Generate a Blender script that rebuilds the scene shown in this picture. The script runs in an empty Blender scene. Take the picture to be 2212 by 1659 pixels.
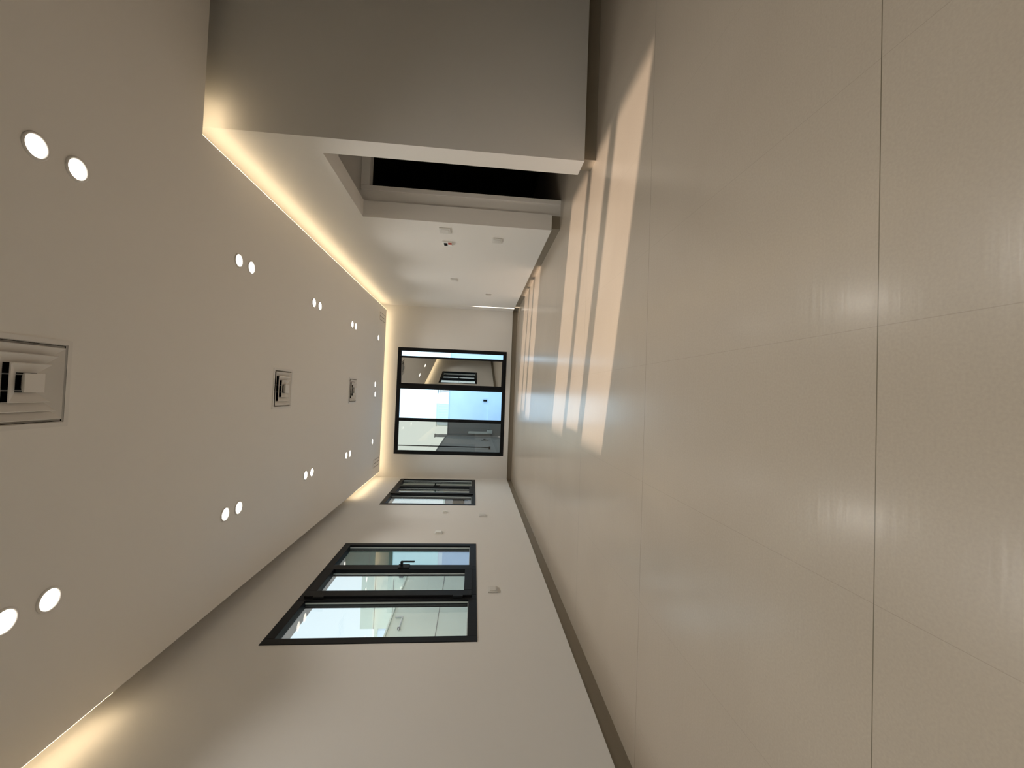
import bpy, bmesh, math, random
from mathutils import Matrix, Vector
random.seed(4)
S = 0.87            # every builder below takes lengths in camera heights; one is 0.87 m
C = bpy.context.scene.collection

# ------------------------------------------------------------------ camera
yaw, pitch, roll, FPX = 0.0257, -0.0905, 0.0394, 888.73
def cam_axes():
    cy, sy = math.cos(yaw), math.sin(yaw); cp, sp = math.cos(pitch), math.sin(pitch)
    fw = Vector((sy*cp, cy*cp, sp)); rt = Vector((cy, -sy, 0)); up = rt.cross(fw)
    c, s = math.cos(roll), math.sin(roll)
    return c*rt + s*up, -s*rt + c*up, fw
_r, _u, _f = cam_axes()
cd = bpy.data.cameras.new('camera'); cam = bpy.data.objects.new('camera', cd); C.objects.link(cam)
cd.sensor_width = 36; cd.sensor_fit = 'HORIZONTAL'; cd.lens = 36*FPX/2212; cd.clip_start = 0.02
m = Matrix.Identity(4)
for i, v in enumerate((-_u, _r, -_f)):      # the phone was held turned: picture right is world down
    m[0][i], m[1][i], m[2][i] = v
m[0][3], m[1][3], m[2][3] = 0, 0, S
cam.matrix_world = m
bpy.context.scene.camera = cam

# ------------------------------------------------------------------ world, sun, exposure
w = bpy.data.worlds.new('sky'); bpy.context.scene.world = w; w.use_nodes = True
wn, wl = w.node_tree.nodes, w.node_tree.links
bg = wn['Background']
tc = wn.new('ShaderNodeTexCoord'); sx = wn.new('ShaderNodeSeparateXYZ'); rp = wn.new('ShaderNodeValToRGB')
wl.new(tc.outputs['Generated'], sx.inputs[0]); wl.new(sx.outputs['Z'], rp.inputs[0]); wl.new(rp.outputs[0], bg.inputs['Color'])
rp.color_ramp.elements[0].color = (0.45, 0.62, 0.70, 1); rp.color_ramp.elements[1].color = (0.32, 0.50, 0.68, 1)
bg.inputs['Strength'].default_value = 2.4
sd = bpy.data.lights.new('sun', 'SUN'); sun = bpy.data.objects.new('sun', sd); C.objects.link(sun)
sd.energy = 8.2; sd.angle = math.radians(0.9); sd.color = (1.0, 0.90, 0.80)
sun.rotation_euler = Vector((1, -0.30, -0.584)).to_track_quat('-Z', 'Y').to_euler()
vs = bpy.context.scene.view_settings
vs.view_transform = 'Standard'; vs.look = 'None'; vs.gamma = 1; vs.use_curve_mapping = False; vs.exposure = 0.3
LAMP = 5.0          # downlight lens radiance
SPOT = 24.0         # beam of each downlight, watts
COVE = 9.5          # LED strip radiance

# ------------------------------------------------------------------ materials
def mat(name, col, rough=0.6, spec=0.5, metal=0.0, bump=0, bscale=200, vary=0):
    M = bpy.data.materials.new(name); M.use_nodes = True
    n, l = M.node_tree.nodes, M.node_tree.links; b = n['Principled BSDF']
    b.inputs['Base Color'].default_value = (*col, 1); b.inputs['Roughness'].default_value = rough
    b.inputs['Specular IOR Level'].default_value = spec; b.inputs['Metallic'].default_value = metal
    if vary or bump:
        t = n.new('ShaderNodeTexCoord'); no = n.new('ShaderNodeTexNoise'); l.new(t.outputs['Object'], no.inputs['Vector'])
        no.inputs['Scale'].default_value = bscale; no.inputs['Detail'].default_value = 4
        if bump:
            bp = n.new('ShaderNodeBump'); bp.inputs['Strength'].default_value = bump; bp.inputs['Distance'].default_value = 0.002
            l.new(no.outputs['Fac'], bp.inputs['Height']); l.new(bp.outputs[0], b.inputs['Normal'])
        if vary:
            n2 = n.new('ShaderNodeTexNoise'); l.new(t.outputs['Object'], n2.inputs['Vector']); n2.inputs['Scale'].default_value = 1.3
            r = n.new('ShaderNodeValToRGB'); l.new(n2.outputs['Fac'], r.inputs[0])
            r.color_ramp.elements[0].position = .3; r.color_ramp.elements[1].position = .7
            r.color_ramp.elements[0].color = (*[c*(1-vary) for c in col], 1); r.color_ramp.elements[1].color = (*[min(1, c*(1+vary)) for c in col], 1)
            l.new(r.outputs[0], b.inputs['Base Color'])
    return M
def emis(name, col, s):
    M = bpy.data.materials.new(name); M.use_nodes = True; b = M.node_tree.nodes['Principled BSDF']
    b.inputs['Base Color'].default_value = (0.8, 0.8, 0.8, 1)
    b.inputs['Emission Color'].default_value = (*col, 1); b.inputs['Emission Strength'].default_value = s
    return M
def glass(name, tint, refl, rough=0.0):
    M = bpy.data.materials.new(name); M.use_nodes = True; n, l = M.node_tree.nodes, M.node_tree.links
    for x in list(n): n.remove(x)
    o = n.new('ShaderNodeOutputMaterial'); mx = n.new('ShaderNodeMixShader'); tr = n.new('ShaderNodeBsdfTransparent'); gl = n.new('ShaderNodeBsdfGlossy')
    fr = n.new('ShaderNodeLayerWeight'); pw = n.new('ShaderNodeMath'); pw.operation = 'POWER'; pw.inputs[1].default_value = 5.0
    l.new(fr.outputs['Facing'], pw.inputs[0]); fr.inputs['Blend'].default_value = .5
    ma = n.new('ShaderNodeMath'); ma.operation = 'MULTIPLY_ADD'; ma.inputs[1].default_value = 1-refl; ma.inputs[2].default_value = refl
    l.new(pw.outputs[0], ma.inputs[0]); l.new(ma.outputs[0], mx.inputs[0])
    tr.inputs['Color'].default_value = (*tint, 1); gl.inputs['Roughness'].default_value = rough; gl.inputs['Color'].default_value = (.93, .95, .93, 1)
    l.new(tr.outputs[0], mx.inputs[1]); l.new(gl.outputs[0], mx.inputs[2]); l.new(mx.outputs[0], o.inputs[0])
    return M
def floor_mat():
    M = bpy.data.materials.new('polished_beige_tile'); M.use_nodes = True; n, l = M.node_tree.nodes, M.node_tree.links; b = n['Principled BSDF']
    t = n.new('ShaderNodeTexCoord'); sp = n.new('ShaderNodeSeparateXYZ'); l.new(t.outputs['Object'], sp.inputs[0])
    def mth(op, a, v=None, v2=None):
        x = n.new('ShaderNodeMath'); x.operation = op; l.new(a, x.inputs[0])
        if v is not None:
            if isinstance(v, (int, float)): x.inputs[1].default_value = v
            else: l.new(v, x.inputs[1])
        return x.outputs[0]
    def line(o, off, per, half):
        a = mth('SUBTRACT', o, off*S - 40*per*S); a = mth('MODULO', a, per*S); a = mth('SUBTRACT', a, per*S/2); a = mth('ABSOLUTE', a)
        a = mth('SUBTRACT', a, per*S/2 - half); return mth('GREATER_THAN', a, 0.0)
    lx = mth('MULTIPLY', line(sp.outputs['X'], 0.205, 0.6875, 0.0008), 0.28); ly = line(sp.outputs['Y'], 0.94, 1.4, 0.0012)
    ln = mth('MAXIMUM', ly, lx)
    no = n.new('ShaderNodeTexNoise'); l.new(t.outputs['Object'], no.inputs['Vector']); no.inputs['Scale'].default_value = 1.1; no.inputs['Detail'].default_value = 5; no.inputs['Distortion'].default_value = .6
    rp = n.new('ShaderNodeValToRGB'); l.new(no.outputs['Fac'], rp.inputs[0])
    rp.color_ramp.elements[0].position = .32; rp.color_ramp.elements[1].position = .7
    rp.color_ramp.elements[0].color = (0.37, 0.32, 0.26, 1); rp.color_ramp.elements[1].color = (0.41, 0.36, 0.295, 1)
    n3 = n.new('ShaderNodeTexNoise'); l.new(t.outputs['Object'], n3.inputs['Vector']); n3.inputs['Scale'].default_value = 160; n3.inputs['Detail'].default_value = 2
    mg = n.new('ShaderNodeMixRGB'); mg.blend_type = 'OVERLAY'; mg.inputs[0].default_value = .10; l.new(rp.outputs[0], mg.inputs[1]); l.new(n3.outputs['Fac'], mg.inputs[2])
    mx = n.new('ShaderNodeMixRGB'); l.new(ln, mx.inputs[0]); l.new(mg.outputs[0], mx.inputs[1]); mx.inputs[2].default_value = (0.13, 0.11, 0.075, 1)
    l.new(mx.outputs[0], b.inputs['Base Color'])
    b.inputs['Roughness'].default_value = .33; b.inputs['Coat Weight'].default_value = .40; b.inputs['Coat Roughness'].default_value = .19
    b.inputs['Specular IOR Level'].default_value = 0.5
    mp = n.new('ShaderNodeMapping'); l.new(t.outputs['Object'], mp.inputs[0]); mp.inputs['Scale'].default_value = (1, 9, 1)
    n4 = n.new('ShaderNodeTexNoise'); l.new(mp.outputs[0], n4.inputs['Vector']); n4.inputs['Scale'].default_value = 5; n4.inputs['Detail'].default_value = 3
    bp = n.new('ShaderNodeBump'); bp.inputs['Strength'].default_value = .12; bp.inputs['Distance'].default_value = .004
    l.new(n4.outputs['Fac'], bp.inputs['Height']); l.new(bp.outputs[0], b.inputs['Normal']); l.new(bp.outputs[0], b.inputs['Coat Normal'])
    return M
PAINT = mat('matt_wall_paint', (0.80, 0.79, 0.77), .75, .3, bump=.05, bscale=300)
CEIL = mat('matt_ceiling_paint', (0.90, 0.87, 0.825), .8, .3)
FLOOR = floor_mat()
SKIRT = mat('beige_skirting_tile', (0.30, 0.26, 0.20), .5)  # darker than the floor tile: recess shade is partly in this colour
BLACK = mat('black_aluminium', (0.008, 0.009, 0.011), .5, .18)
GASKET = mat('grey_gasket', (0.55, 0.58, 0.56), .5)
DARK = mat('dark_void', (0.01, 0.01, 0.01), .9, .1)
DIM = mat('unlit_room_dark', (0.03, 0.03, 0.025), .8, .2)  # the unlit room's darkness is put into its wall colour
WHITE = mat('white_plastic', (0.88, 0.89, 0.86), .4)
PLATE = mat('paint_coloured_plate', (0.70, 0.69, 0.66), .5)
VENTM = mat('white_enamel', (0.84, 0.81, 0.77), .5, .4)
RED = mat('red_plastic', (0.55, 0.12, 0.08), .5)
CONC = mat('pale_render', (0.60, 0.68, 0.60), .9, .2, bump=.3, bscale=60, vary=.05)
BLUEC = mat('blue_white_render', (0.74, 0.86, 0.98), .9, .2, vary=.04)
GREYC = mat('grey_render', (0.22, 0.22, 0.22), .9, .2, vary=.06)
PAVE = mat('terrace_paving', (0.62, 0.70, 0.80), .8, .2, vary=.05)
GPANEL = mat('grey_green_panel', (0.20, 0.28, 0.24), .6)
BPANEL = mat('light_blue_panel', (0.55, 0.93, 1.0), .35)
LPANEL = mat('lilac_grey_panel', (0.60, 0.66, 0.88), .6)
LENS = emis('lit_lens', (1.0, 0.93, 0.80), LAMP)
LED = emis('warm_led_strip', (1.0, 0.76, 0.46), COVE)
GL_SIDE = glass('solar_tinted_glass', (0.85, 0.79, 0.75), .04)
GL_BACK = glass('grey_solar_glass', (0.74, 0.66, 0.58), .05)
GL_LEAF = glass('mirrored_solar_glass', (0.10, 0.11, 0.10), .80)

# ------------------------------------------------------------------ mesh helpers
def box(bm, x0, x1, y0, y1, z0, z1):
    v = [bm.verts.new((x*S, y*S, z*S)) for x in (x0, x1) for y in (y0, y1) for z in (z0, z1)]
    for f in ((0,1,3,2), (4,6,7,5), (0,4,5,1), (2,3,7,6), (0,2,6,4), (1,5,7,3)): bm.faces.new([v[i] for i in f])
def obj(name, bm, M, parent=None, bevel=0, smooth=False, origin=None):
    bmesh.ops.recalc_face_normals(bm, faces=bm.faces)
    if origin is not None: bmesh.ops.translate(bm, verts=bm.verts, vec=[-S*c for c in origin])
    if smooth:
        for f in bm.faces: f.smooth = True
    me = bpy.data.meshes.new(name); bm.to_mesh(me); bm.free(); o = bpy.data.objects.new(name, me); C.objects.link(o)
    for q in (M if isinstance(M, (list, tuple)) else [M]): me.materials.append(q)
    if origin is not None: o.location = [S*c for c in origin]
    if parent is not None: o.parent = parent
    if bevel:
        b = o.modifiers.new('bevel', 'BEVEL'); b.width = bevel; b.segments = 2; b.limit_method = 'ANGLE'
    return o
def boxes(name, L, M, parent=None, bevel=0, origin=None):
    bm = bmesh.new()
    for b in L: box(bm, *b)
    return obj(name, bm, M, parent, bevel, origin=origin)
def struct(o): o['kind'] = 'structure'; return o
def empty(name, loc, label, cat, group=None):
    o = bpy.data.objects.new(name, None); C.objects.link(o); o.location = [c*S for c in loc]; o.empty_display_size = .05
    tag(o, label, cat, group); return o
def tag(o, label, cat, group=None):
    o['label'] = label; o['category'] = cat
    if group: o['group'] = group
    return o
def grid(ax0, ax1, holes, fixed):
    """rectangles that tile ax0 x ax1 less the holes (each (a0,a1,b0,b1)); fixed turns a rectangle into a box"""
    A = sorted({*ax0, *[h[0] for h in holes], *[h[1] for h in holes]}); B = sorted({*ax1, *[h[2] for h in holes], *[h[3] for h in holes]})
    A = [a for a in A if ax0[0] <= a <= ax0[1]]; B = [b for b in B if ax1[0] <= b <= ax1[1]]
    out = []
    for i in range(len(A)-1):
        run = None
        for j in range(len(B)-1):
            ca, cb = (A[i]+A[i+1])/2, (B[j]+B[j+1])/2
            if any(h[0] < ca < h[1] and h[2] < cb < h[3] for h in holes):
                if run: out.append(fixed(A[i], A[i+1], *run)); run = None
            else: run = (run[0], B[j+1]) if run else (B[j], B[j+1])
        if run: out.append(fixed(A[i], A[i+1], *run))
    return out
def cyl(bm, c, r, h, axis='Z', seg=24, r2=None):
    rot = {'Z': Matrix(), 'X': Matrix.Rotation(math.pi/2, 4, 'Y'), 'Y': Matrix.Rotation(math.pi/2, 4, 'X')}[axis]
    bmesh.ops.create_cone(bm, cap_ends=True, segments=seg, radius1=r*S, radius2=(r if r2 is None else r2)*S, depth=h*S,
                          matrix=Matrix.Translation([c[0]*S, c[1]*S, c[2]*S]) @ rot)

# ------------------------------------------------------------------ room measures
XL, XR, D, H, G = -2.1075, 2.0786, 10.238, 3.178, 0.152
YC, ZT, ZB, YR, XE = 3.507, 3.46, 0.115, -4.5, 6.0
YO1, YO2, ZO = 3.739, 5.058, 2.42
WIN = [(3.5504, 5.8292), (7.797, 10.075), (-0.70, 1.58)]
SZ0, SZ1 = 0.8926, 2.6597
BX0, BX1, BZ0, BZ1 = -1.5397, 1.0593, 0.2294, 2.8927
TL = 0.30           # outer wall thickness

# floor
struct(boxes('floor', [(XL-TL, XE+.2, YR-.2, D+.3, -.1, 0)], FLOOR))
# left wall with three window holes
struct(boxes('wall_left', grid((YR-.2, D+.3), (ZB, ZT), [(a, b, SZ0, SZ1) for a, b in WIN], lambda a0, a1, b0, b1: (XL-TL, XL, a0, a1, b0, b1)), PAINT))
struct(boxes('baseboard_left', [(XL-TL, XL-.035, YR-.2, D+.3, 0, ZB)], SKIRT))
# back wall with its window hole
struct(boxes('wall_back', grid((XL, XR+.2), (ZB, ZT), [(BX0, BX1, BZ0, BZ1)], lambda a0, a1, b0, b1: (a0, a1, D, D+TL, b0, b1)), PAINT))
struct(boxes('baseboard_back', [(XL-.03, XR+.2, D+.035, D+TL, 0, ZB)], SKIRT))
# right wall with the passage opening, and the wall that turns right from its corner
struct(boxes('wall_right', grid((YC, D), (ZB, ZT), [(YO1, YO2, ZB, ZO)], lambda a0, a1, b0, b1: (XR, XR+.2, a0, a1, b0, b1)), PAINT))
struct(boxes('baseboard_right', [(XR+.035, XR+.2, YO2+.035, D+.04, 0, ZB), (XR+.035, XR+.2, YC+.035, YO1-.02, 0, ZB)], SKIRT))
struct(boxes('wall_corner', [(XR+.2, XE, YC, YC+.2, ZB, ZT)], PAINT))
struct(boxes('baseboard_corner', [(XR+.2, XE, YC+.035, YC+.2, 0, ZB)], SKIRT))
struct(boxes('wall_far_right', [(XE, XE+.2, YR-.2, YC+.2, 0, ZT)], PAINT))
struct(boxes('wall_rear', [(XL, XE, YR-.2, YR, 0, ZT)], PAINT))
# passage behind the opening, with a doorway in its far wall into an unlit room
PX = 3.9
DX0, DX1, DZ = 2.475, 3.35, 2.365
struct(boxes('wall_passage', grid((XR+.2, PX+.2), (0, 2.75), [(DX0, DX1, 0, DZ)], lambda a0, a1, b0, b1: (a0, a1, YO2+.035, YO2+.16, b0, b1)), PAINT))
struct(boxes('wall_passage_end', [(PX, PX+.2, YC+.2, YO2+.035, 0, 2.75)], PAINT))
struct(boxes('ceiling_passage', [(XR+.2, PX+.2, YC+.2, YO2+.035, 2.75, 2.9)], CEIL))
struct(boxes('trim_1', [(DX0-.055, DX0, YO2+.012, YO2+.035, 0, DZ+.10), (DX1, DX1+.1, YO2+.012, YO2+.035, 0, DZ+.10), (DX0, DX1, YO2+.012, YO2+.035, DZ, DZ+.10)], PAINT, bevel=.002))
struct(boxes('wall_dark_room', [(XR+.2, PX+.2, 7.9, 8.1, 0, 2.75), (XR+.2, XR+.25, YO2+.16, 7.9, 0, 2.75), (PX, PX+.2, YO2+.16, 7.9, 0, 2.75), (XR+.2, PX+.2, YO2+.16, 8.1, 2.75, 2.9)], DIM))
# ceiling: lowered slab set off the walls by a light cove, cut for the square diffusers
DIFF = [(-.03, 2.20), (-.03, 4.91), (-.03, 7.62)]
hs = .205
holes = [(x-hs, x+hs, y-hs, y+hs) for x, y in DIFF]
slab = grid((XL+G, XR-G), (YR, D-G), holes, lambda a0, a1, b0, b1: (a0, a1, b0, b1, H, H+.07))
slab.append((XR-G, XE, YR, YC-G, H, H+.07))
struct(boxes('ceiling', slab, CEIL))
struct(boxes('ceiling_upper', [(XL-TL, XE+.2, YR-.2, D+.3, ZT, ZT+.15)], CEIL))
struct(boxes('sun_block_eave', [(-2.2, 2.4, D+TL, D+TL+.34, 3.05, 3.25)], GREYC))  # unseen eave added to cut the sun strip on the right wall

# ------------------------------------------------------------------ lights
def led(name, L, label):
    o = boxes(name, L, LED); tag(o, label, 'led strip', None); return o
e = .012
led('led_strip', [(XR-G, XR-G+e, YC-G, D-G, H+.012, H+.034)], 'warm glowing light strip in the ceiling gap along the right wall above the opening')
led('led_strip', [(XL+G, XR-G, D-G, D-G+e, H+.012, H+.034)], 'warm glowing light strip in the ceiling gap above the far black window')
led('led_strip', [(XL+G-e, XL+G, 8.15, D-G, H+.012, H+.034)], 'short warm glowing light strip in the ceiling gap beside the farthest left window')
led('led_strip', [(XL+G-e, XL+G, YR, 2.85, H+.012, H+.034)], 'warm glowing light strip at the near end of the left wall ceiling gap')
led('led_strip', [(XR-G+.01, XR-G+.36, YC-G, YC-G+e, H+.012, H+.034)], 'short warm light strip round the ceiling corner at the upper left of the photo')

SPOTD = bpy.data.lights.new('beam', 'SPOT'); SPOTD.energy = SPOT; SPOTD.color = (1.0, 0.95, 0.87); SPOTD.spot_size = math.radians(118); SPOTD.spot_blend = 1.0; SPOTD.shadow_soft_size = .045
def downlight(x, y, label, group=None):
    t = empty('downlight', (x, y, H), label, 'ceiling light', group)
    bm = bmesh.new(); seg = 32
    prof = [(.066, 0), (.066, -.005), (.060, -.009), (.054, -.007), (.052, -.002)]
    rings = [[bm.verts.new((r*S*math.cos(2*math.pi*k/seg), r*S*math.sin(2*math.pi*k/seg), z*S)) for k in range(seg)] for r, z in prof]
    for a, b in zip(rings, rings[1:]):
        for k in range(seg): bm.faces.new((a[k], a[(k+1) % seg], b[(k+1) % seg], b[k]))
    obj('trim_ring', bm, VENTM, t, smooth=True)
    bm = bmesh.new(); cyl(bm, (0, 0, -.002), .0515, .004, seg=32); o = obj('lens', bm, LENS, t)
    b = bpy.data.objects.new('beam', SPOTD); C.objects.link(b); b.parent = t; b.location = (0, 0, -.012)
    return t
rows = [(2.29, 'beside the nearest diffuser'), (4.03, 'just before the middle diffuser'), (5.79, 'just beyond the middle diffuser'), (7.52, 'beside the farthest diffuser')]
for sx_, side, nears in ((1.125, 'right-wall', ''), (-1.165, 'left-wall', '')):
    for k, (yc, where) in enumerate(rows):
        for dy, which in ((-.105, 'nearer'), (.105, 'farther')):
            downlight(sx_, yc+dy, f'{which} added downlight of the {side} pair {where}', 'paired recessed downlights')
downlight(1.15, 9.37, 'single round recessed light near the far wall on the right wall side', 'recessed downlights at the far end')
downlight(-1.14, 9.25, 'single round recessed light near the far wall on the left wall side', 'recessed downlights at the far end')
downlight(.115, 9.27, 'round recessed light above the far window, right wall side of the middle two', 'recessed downlights at the far end')
downlight(-.105, 9.30, 'round recessed light above the far window, left wall side of the middle two', 'recessed downlights at the far end')
for sx_, side in ((1.125, 'right-wall'), (-1.165, 'left-wall')):  # unseen pairs added to brighten the near floor and corner wall
    for yc, where in ((.53, 'just behind the camera'), (-1.23, 'farther behind the camera')):
        for dy, which in ((-.105, 'nearer'), (.105, 'farther')):
            downlight(sx_, yc+dy, f'{which} added downlight of the {side} pair {where}', 'added downlights behind the camera')

# ------------------------------------------------------------------ diffusers and hatches
def diffuser(x, y, label):
    t = empty('air_diffuser', (x, y, H), label, 'ceiling vent', 'square ceiling air diffusers')
    def ring(bm, o, i, z0, z1):          # square frustum skin: outer half size o at z0, inner i at z1, a few mm thick
        for s0, s1, dz in ((o, i, 0),):
            a = [bm.verts.new((sx*s0*S, sy*s0*S, z0*S)) for sx, sy in ((-1,-1),(1,-1),(1,1),(-1,1))]
            b = [bm.verts.new((sx*s1*S, sy*s1*S, z1*S)) for sx, sy in ((-1,-1),(1,-1),(1,1),(-1,1))]
            a2 = [bm.verts.new((sx*(s0+.004)*S, sy*(s0+.004)*S, (z0+.004)*S)) for sx, sy in ((-1,-1),(1,-1),(1,1),(-1,1))]
            b2 = [bm.verts.new((sx*(s1+.004)*S, sy*(s1+.004)*S, (z1+.004)*S)) for sx, sy in ((-1,-1),(1,-1),(1,1),(-1,1))]
            for k in range(4):
                j = (k+1) % 4
                bm.faces.new((a[k], a[j], b[j], b[k])); bm.faces.new((a2[k], b2[k], b2[j], a2[j])); bm.faces.new((a[k], a2[k], a2[j], a[j])); bm.faces.new((b[k], b[j], b2[j], b2[k]))
    bm = bmesh.new()
    for b in grid((-.228, .228), (-.228, .228), [(-.204, .204, -.204, .204)], lambda a0, a1, b0, b1: (a0, a1, b0, b1, -.007, 0)): box(bm, *b)
    ring(bm, .206, .188, -.007, .016)
    obj('frame', bm, VENTM, t)
    for o_, dz in ((.183, -.014), (.138, -.026), (.092, -.038)):
        bm = bmesh.new(); ring(bm, o_, o_-.044, dz, dz+.024); obj('louver', bm, VENTM, t)
    bm = bmesh.new(); box(bm, -.046, .046, -.046, .046, -.054, -.049); ring(bm, .042, .020, -.049, -.02); obj('core_plate', bm, VENTM, t)
    bm = bmesh.new()
    for q in (-.04, .04): box(bm, q-.003, q+.003, -.195, .195, .012, .018)
    obj('support_rod', bm, GASKET, t)
    bm = bmesh.new()
    for b in grid((-.204, .204), (-.204, .204), [(-.197, .197, -.197, .197)], lambda a0, a1, b0, b1: (a0, a1, b0, b1, .001, .16)): box(bm, *b)
    box(bm, -.204, .204, -.204, .204, .16, .168); obj('duct_box', bm, DARK, t)
for (x, y), lb in zip(DIFF, ('large square ceiling diffuser nearest the camera, cut by the left picture edge', 'middle square ceiling diffuser with nested louvers', 'smallest looking square ceiling diffuser, farthest from the camera')):
    diffuser(x, y, lb)
for sx_, lb in ((1, 'small rectangular ceiling hatch at the far corner beside the right wall'), (-1, 'small rectangular ceiling hatch at the far corner beside the left wall')):
    xc, yc = 1.665*sx_, 9.71
    t = empty('ceiling_hatch', (xc, yc, H), lb, 'ceiling hatch', 'ceiling hatches')
    a, b = .085, .27
    bm = bmesh.new()
    for q in grid((-a-.012, a+.012), (-b-.012, b+.012), [(-a, a, -b, b)], lambda a0, a1, b0, b1: (a0, a1, b0, b1, -.006, 0)): box(bm, *q)
    obj('frame', bm, VENTM, t)
    boxes('gap', [(-a, a, -b, b, -.002, 0)], DARK, t)
    boxes('panel', [(-a+.01, -.006, -b+.012, b-.012, -.005, -.001)], VENTM, t); boxes('panel', [(.006, a-.01, -b+.012, b-.012, -.005, -.001)], VENTM, t)

# ------------------------------------------------------------------ left wall windows (three lights, middle one a casement)
def side_window(n, y0, banded):
    t = empty('window_%d' % n, (XL, y0, SZ0), '', ''); del t['label'], t['category']; t['kind'] = 'structure'
    W = 2.2788; Z = SZ1-SZ0; xi, xo = .006, -.075
    L = []
    B = .085
    L += grid((0, W), (0, Z), [(B, .72, B, Z-B), (.81, 1.43, B, Z-B), (1.52, W-B, B, Z-B)], lambda a0, a1, b0, b1: (xo, xi, a0, a1, b0, b1))
    boxes('window_frame', L, BLACK, t, bevel=.003)
    boxes('glass', [(-.045, -.038, B-.01, .73, B-.01, Z-B+.01)], GL_SIDE, t)
    boxes('glass', [(-.045, -.038, 1.51, W-B+.01, B-.01, Z-B+.01)], GL_SIDE, t)
    # casement, standing proud of the frame
    c = boxes('casement', grid((.76, 1.51), (B-.035, Z-B+.035), [(.875, 1.385, B+.05, Z-B-.05)], lambda a0, a1, b0, b1: (-.05, .028, a0, a1, b0, b1)), BLACK, t, bevel=.004)
    boxes('pane', [(-.018, -.011, .87, 1.39, B+.045, Z-B-.045)], GL_SIDE, c)
    # pale glazing gaskets on the far edge of each light, and under the glass
    gk = [(.715, .72, B, Z-B), (1.38, 1.385, B+.05, Z-B-.05), (W-B-.006, W-B, B, Z-B)]
    boxes('gasket', [(-.032, -.018, a, b, c0, c1) for a, b, c0, c1 in gk] + [(-.032, -.02, B, .715, B, B+.006), (-.032, -.02, 1.52, W-B-.01, B, B+.006)], GASKET, t)
    h = boxes('handle', [(.028, .042, 1.40, 1.50, .79, .92)], BLACK, t, bevel=.004)
    bm = bmesh.new(); box(bm, .042, .095, 1.435, 1.465, .865, .895)
    box(bm, .078, .095, 1.437, 1.463, .865, .88); box(bm, .082, .096, 1.437, 1.465, .73, .885)
    obj('lever', bm, BLACK, h, bevel=.005)
    boxes('hinge', [(.006, .03, .735, .765, Z-B-.16, Z-B-.06)], BLACK, t, bevel=.003); boxes('hinge', [(.006, .03, .735, .765, B+.06, B+.16)], BLACK, t, bevel=.003)
    if banded:     # three differently coloured panels on the far reveal outside the glass
        boxes('reveal_panel', [(-TL+.002, -.08, W-.008, W, 1.14, Z)], GPANEL, t)
        boxes('reveal_panel', [(-TL+.002, -.08, W-.012, W, .52, 1.135)], BPANEL, t)['label'] = 'light blue panel on the reveal'
        boxes('reveal_panel', [(-TL+.002, -.08, W-.008, W, .01, .515)], LPANEL, t)['label'] = 'lilac grey panel on the reveal'
        boxes('reveal_panel', [(-TL+.002, -.08, W-.010, W-.007, 1.44, 1.447)], GREYC, t)
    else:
        boxes('reveal_panel', [(-TL+.002, -.08, W-.008, W, .01, Z)], GPANEL, t)
    return t
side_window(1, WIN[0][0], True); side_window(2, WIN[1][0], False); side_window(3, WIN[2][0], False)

# ------------------------------------------------------------------ back window
t = empty('window_4', (0, D, 0), '', ''); del t['label'], t['category']; t['kind'] = 'structure'
B = .085
op = [(BX0+B, -.738, BZ0+B, BZ1-B), (-.662, .045, BZ0+B, BZ1-B), (.155, BX1-B, BZ0+B, BZ1-B)]
boxes('window_frame', grid((BX0, BX1), (BZ0, BZ1), op, lambda a0, a1, b0, b1: (a0, a1, -.008, .08, b0, b1)), BLACK, t, bevel=.003)
boxes('glass', [(op[0][0]-.01, op[0][1]+.01, .04, .047, op[0][2]-.01, op[0][3]+.01)], GL_BACK, t)
th = math.radians(8.2)
lf = boxes('open_casement', grid((0, .70), (BZ0+B-.02, BZ1-B+.02), [(.035, .655, BZ0+B+.03, BZ1-B-.03)], lambda a0, a1, b0, b1: (a0, a1, -.03, .015, b0, b1)), BLACK, t, bevel=.003)
lf.location = (.150*S, -.025*S, 0); lf.rotation_euler = (0, 0, -th)
boxes('pane', [(.03, .66, -.012, -.006, BZ0+B+.025, BZ1-B-.025)], GL_LEAF, lf)
bm = bmesh.new(); box(bm, -.72, -.69, -.03, -.008, 1.35, 1.47); obj('handle', bm, BLACK, t, bevel=.003)

# ------------------------------------------------------------------ plates on the walls
def wall_plate(side, y, z, w_, h_, label, kind='plate'):
    x = XR if side > 0 else XL; s = -1 if side > 0 else 1
    t = empty('wall_plate', (x, y, z), label, 'wall plate')
    def bb(n, d0, d1, y0, y1, z0, z1, M, bev=0):
        a, b = sorted((s*d0, s*d1)); return boxes(n, [(a, b, y0, y1, z0, z1)], M, t, bevel=bev)
    if kind == 'plate':
        bb('cover', 0, .014, -w_/2, w_/2, -h_/2, h_/2, PLATE, .003); bb('insert', .014, .019, -w_*.33, w_*.33, -h_*.33, h_*.33, PLATE, .002)
    elif kind == 'box':      # open back box with wires
        bb('cover', 0, .02, -w_/2, w_/2, -h_/2, h_/2, WHITE, .003)
        bb('screen', .02, .026, -w_*.28, w_*.28, 0, h_*.34, DARK); bb('button', .02, .03, -w_*.45, -w_*.1, -h_*.48, -h_*.12, RED)
    else:
        bb('cover', 0, .012, -w_/2, w_/2, -h_/2, h_/2, WHITE, .003); bb('rocker', .012, .03, -w_*.4, -w_*.02, -h_*.38, h_*.38, WHITE, .003); bb('rocker', .012, .024, w_*.04, w_*.4, -h_*.38, h_*.38, WHITE, .003)
wall_plate(1, 5.30, 1.455, .17, .14, 'flat plate on the right wall closest to the passage opening')
wall_plate(1, 5.75, 1.455, .15, .13, 'white thermostat with small dark screen on the right wall past the opening', 'box')
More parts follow.
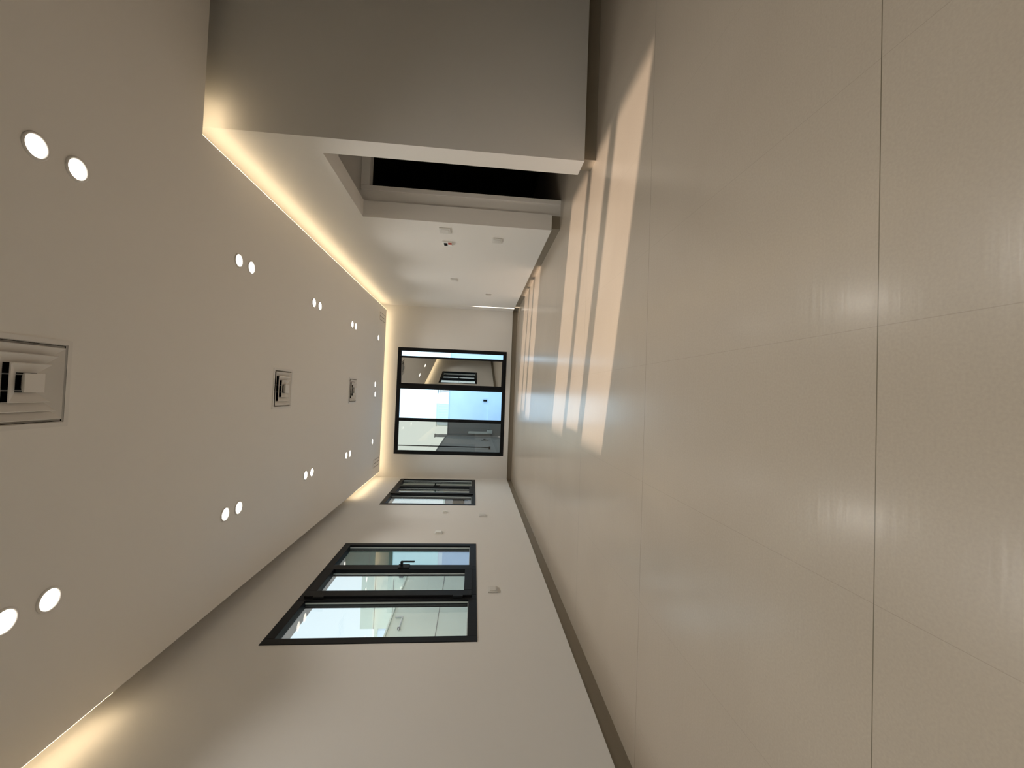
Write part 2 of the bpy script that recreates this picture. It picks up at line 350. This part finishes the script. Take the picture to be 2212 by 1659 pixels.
wall_plate(1, 5.52, .775, .16, .12, 'low flat socket plate on the right wall past the opening')
wall_plate(1, 7.61, 1.455, .15, .12, 'upper flat plate halfway between thermostat and far corner')
wall_plate(1, 8.63, .785, .15, .12, 'low flat socket plate on the right wall towards the far corner')
wall_plate(-1, 6.28, 1.45, .12, .11, 'bright white double switch between the two left windows', 'switch')
wall_plate(-1, 7.34, 1.43, .10, .08, 'small pale switch beside the farthest left window', 'switch')
wall_plate(-1, 7.16, .78, .15, .11, 'low flat socket plate under the gap between the left windows')
wall_plate(-1, 4.47, .72, .13, .10, 'faint flat socket plate under the nearest left window')

# ------------------------------------------------------------------ outside
struct(boxes('ground', [(-30, XL-TL, -12, 40, -.35, -.25), (XL-TL, 30, D+.3, 40, -.35, -.25)], PAVE))
def wallthing(name, L, M, label, cat, parts=()):
    o = boxes(name, L, M); tag(o, label, cat)
    for pn, pl, pm in parts: boxes(pn, pl, pm, o)
    return o
wallthing('garden_wall', [(-5.1, -4.9, -8, 11.25, -.27, 2.57)], CONC, 'long pale green rendered wall seen through the nearest left window', 'wall',
          [('joint', [(-4.902, -4.893, -8, 11.25, 1.585, 1.597)], GREYC), ('coping', [(-5.14, -4.86, -8, 11.25, 2.57, 2.60)], CONC)])
wallthing('sun_block_wall', [(-5.1, -4.9, -8, 3.3, 2.60, 6.5)], CONC, 'unseen upper wall added on the near garden wall to shade the third window', 'wall')  # added out of view to keep sun off the third window
wallthing('neighbour_building', [(-6.32, -4.86, 11.3, 12.6, -.27, 3.76)], CONC, 'taller pale building behind the garden wall outside the nearest left window', 'building',
          [('panel_joint', [(-6.32, -4.86, 11.29, 11.302, 3.40, 3.41), (-6.32, -4.86, 11.29, 11.302, 2.93, 2.94)], GREYC), ('pilaster', [(-5.02, -4.88, 11.27, 11.3, 2.62, 3.0)], CONC)])
wallthing('neighbour_house', [(-12, -8.45, 15, 17, -.27, 4.05)], BLUEC, 'pale blue building edge at the lower left of the nearest left window view', 'building', [('roof', [(-12, -8.3, 14.9, 17.1, 4.05, 4.15)], CONC)])
t = empty('flood_light', (-4.86, 11.2, 2.62), 'small dark floodlight on the garden wall beside the pale building', 'outdoor light')
boxes('bracket', [(-.02, .02, -.02, .02, -.03, .06)], GREYC, t); boxes('lamp_head', [(-.06, .10, -.07, .02, .05, .16)], GREYC, t, bevel=.004)
t = empty('wall_pipe', (-4.87, 8.9, 2.2), 'short grey pipe hanging on the garden wall, in the nearest left window', 'pipe')
bm = bmesh.new(); cyl(bm, (0, 0, .15), .015, .5, 'Y', 10); cyl(bm, (0, .25, .22), .02, .16, 'Z', 10); obj('pipe_run', bm, GASKET, t)
boxes('clip', [(-.03, .02, -.2, -.17, .12, .18)], GREYC, t)
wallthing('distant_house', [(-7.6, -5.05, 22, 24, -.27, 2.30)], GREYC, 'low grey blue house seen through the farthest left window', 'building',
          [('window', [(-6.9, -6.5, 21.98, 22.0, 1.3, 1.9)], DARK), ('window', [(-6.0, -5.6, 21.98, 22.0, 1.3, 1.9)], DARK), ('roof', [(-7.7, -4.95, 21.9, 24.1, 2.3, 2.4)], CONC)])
TY = 18.6
wallthing('terrace_wall', [(-1.27, 6.0, TY, TY+.2, -.27, 2.10)], BLUEC, 'pale blue parapet wall facing the far black window', 'wall',
          [('plinth', [(-1.27, 6.0, TY-.1, TY, -.27, .34)], BLUEC), ('coping', [(-1.27, 6.0, TY-.03, TY+.24, 2.10, 2.13)], BLUEC)])
wallthing('terrace_wall_dimmed', [(-1.92, -1.28, TY-.04, TY+.16, -.27, 2.10)], GREYC, 'terrace wall stretch coloured grey for the dimming of the left pane', 'wall', [('coping', [(-1.92, -1.28, TY-.07, TY+.2, 2.10, 2.13)], GREYC)])  # same wall as the blue stretch; grey stands for the left pane's dimming
wallthing('side_parapet', [(-2.2, -1.93, D+TL+.01, TY-.05, -.27, 2.15), (-2.2, -1.93, D+TL+.01, 11.03, 2.15, 5.0)], GREYC, 'grey side wall running out from the left edge of the far window, its unseen high end added to block sun', 'wall',  # high near end is unseen, added to keep sun off the back window
          [('coping', [(-2.22, -1.91, 11.03, TY-.05, 2.15, 2.18)], GREYC)])
t = empty('wall_socket', (-1.915, 17.1, .50), 'small outdoor box with dark round hole on the grey side wall', 'outdoor box')
boxes('cover', [(-.015, .02, -.3, .3, -.14, .14)], GREYC, t); bm = bmesh.new(); cyl(bm, (.025, 0, 0), .06, .02, 'X', 16); obj('socket_hole', bm, DARK, t)
t = empty('vent_pipe', (-1.75, TY-.11, .1), 'light grey bent pipe on the grey stretch of the terrace wall outside the far window', 'pipe')
boxes('pipe_body', [(-.06, .04, -.04, .04, .25, 1.10)], GASKET, t, bevel=.01); boxes('elbow', [(-.04, .11, -.04, .04, .03, .28)], GASKET, t, bevel=.01)
bm = bmesh.new(); cyl(bm, (-1.86, 14.3, 2.2), .018, 3.6, 'Z', 12); o = obj('drain_pipe', bm, BLACK, origin=(-1.86, 14.3, .4)); tag(o, 'thin dark upright pipe outside the left pane of the far window', 'pipe')
boxes('pipe_foot', [(-.06, .04, -.05, .05, -.03, .03)], BLACK, o)
wallthing('black_fitting', [(-.36, -.28, TY-.08, TY, .42, .58)], DARK, 'tiny black fitting on the pale blue terrace wall', 'fitting')
t = empty('water_tank_shed', (-1.11, 20, -.25), 'pale ribbed box building just above the terrace wall', 'building')
boxes('body', [(-.51, .51, 0, .8, 0, 2.98)], BLUEC, t)
boxes('ribs', [(-.51+k*.128, -.475+k*.128, -.03, 0, 1.6, 2.92) for k in range(9)], CONC, t); boxes('roof', [(-.55, .55, -.05, .85, 2.98, 3.03)], CONC, t)
wallthing('chimney', [(-2.22, -2.09, 20.5, 20.7, -.27, 2.83)], GREYC, 'thin grey chimney above the parapet in the left pane of the far window', 'chimney', [('cap', [(-2.24, -2.07, 20.48, 20.72, 2.83, 2.87)], GREYC)])
bm = bmesh.new(); cyl(bm, (.03, 20, 1.25), .012, 3.0, 'Z', 8); o = obj('antenna', bm, GREYC, origin=(.03, 20, -.25)); tag(o, 'thin antenna mast above the terrace wall', 'antenna')
boxes('crossbar', [(-.11, .11, -.008, .008, 2.95, 2.98), (-.08, .08, -.008, .008, 2.84, 2.865)], GREYC, o)
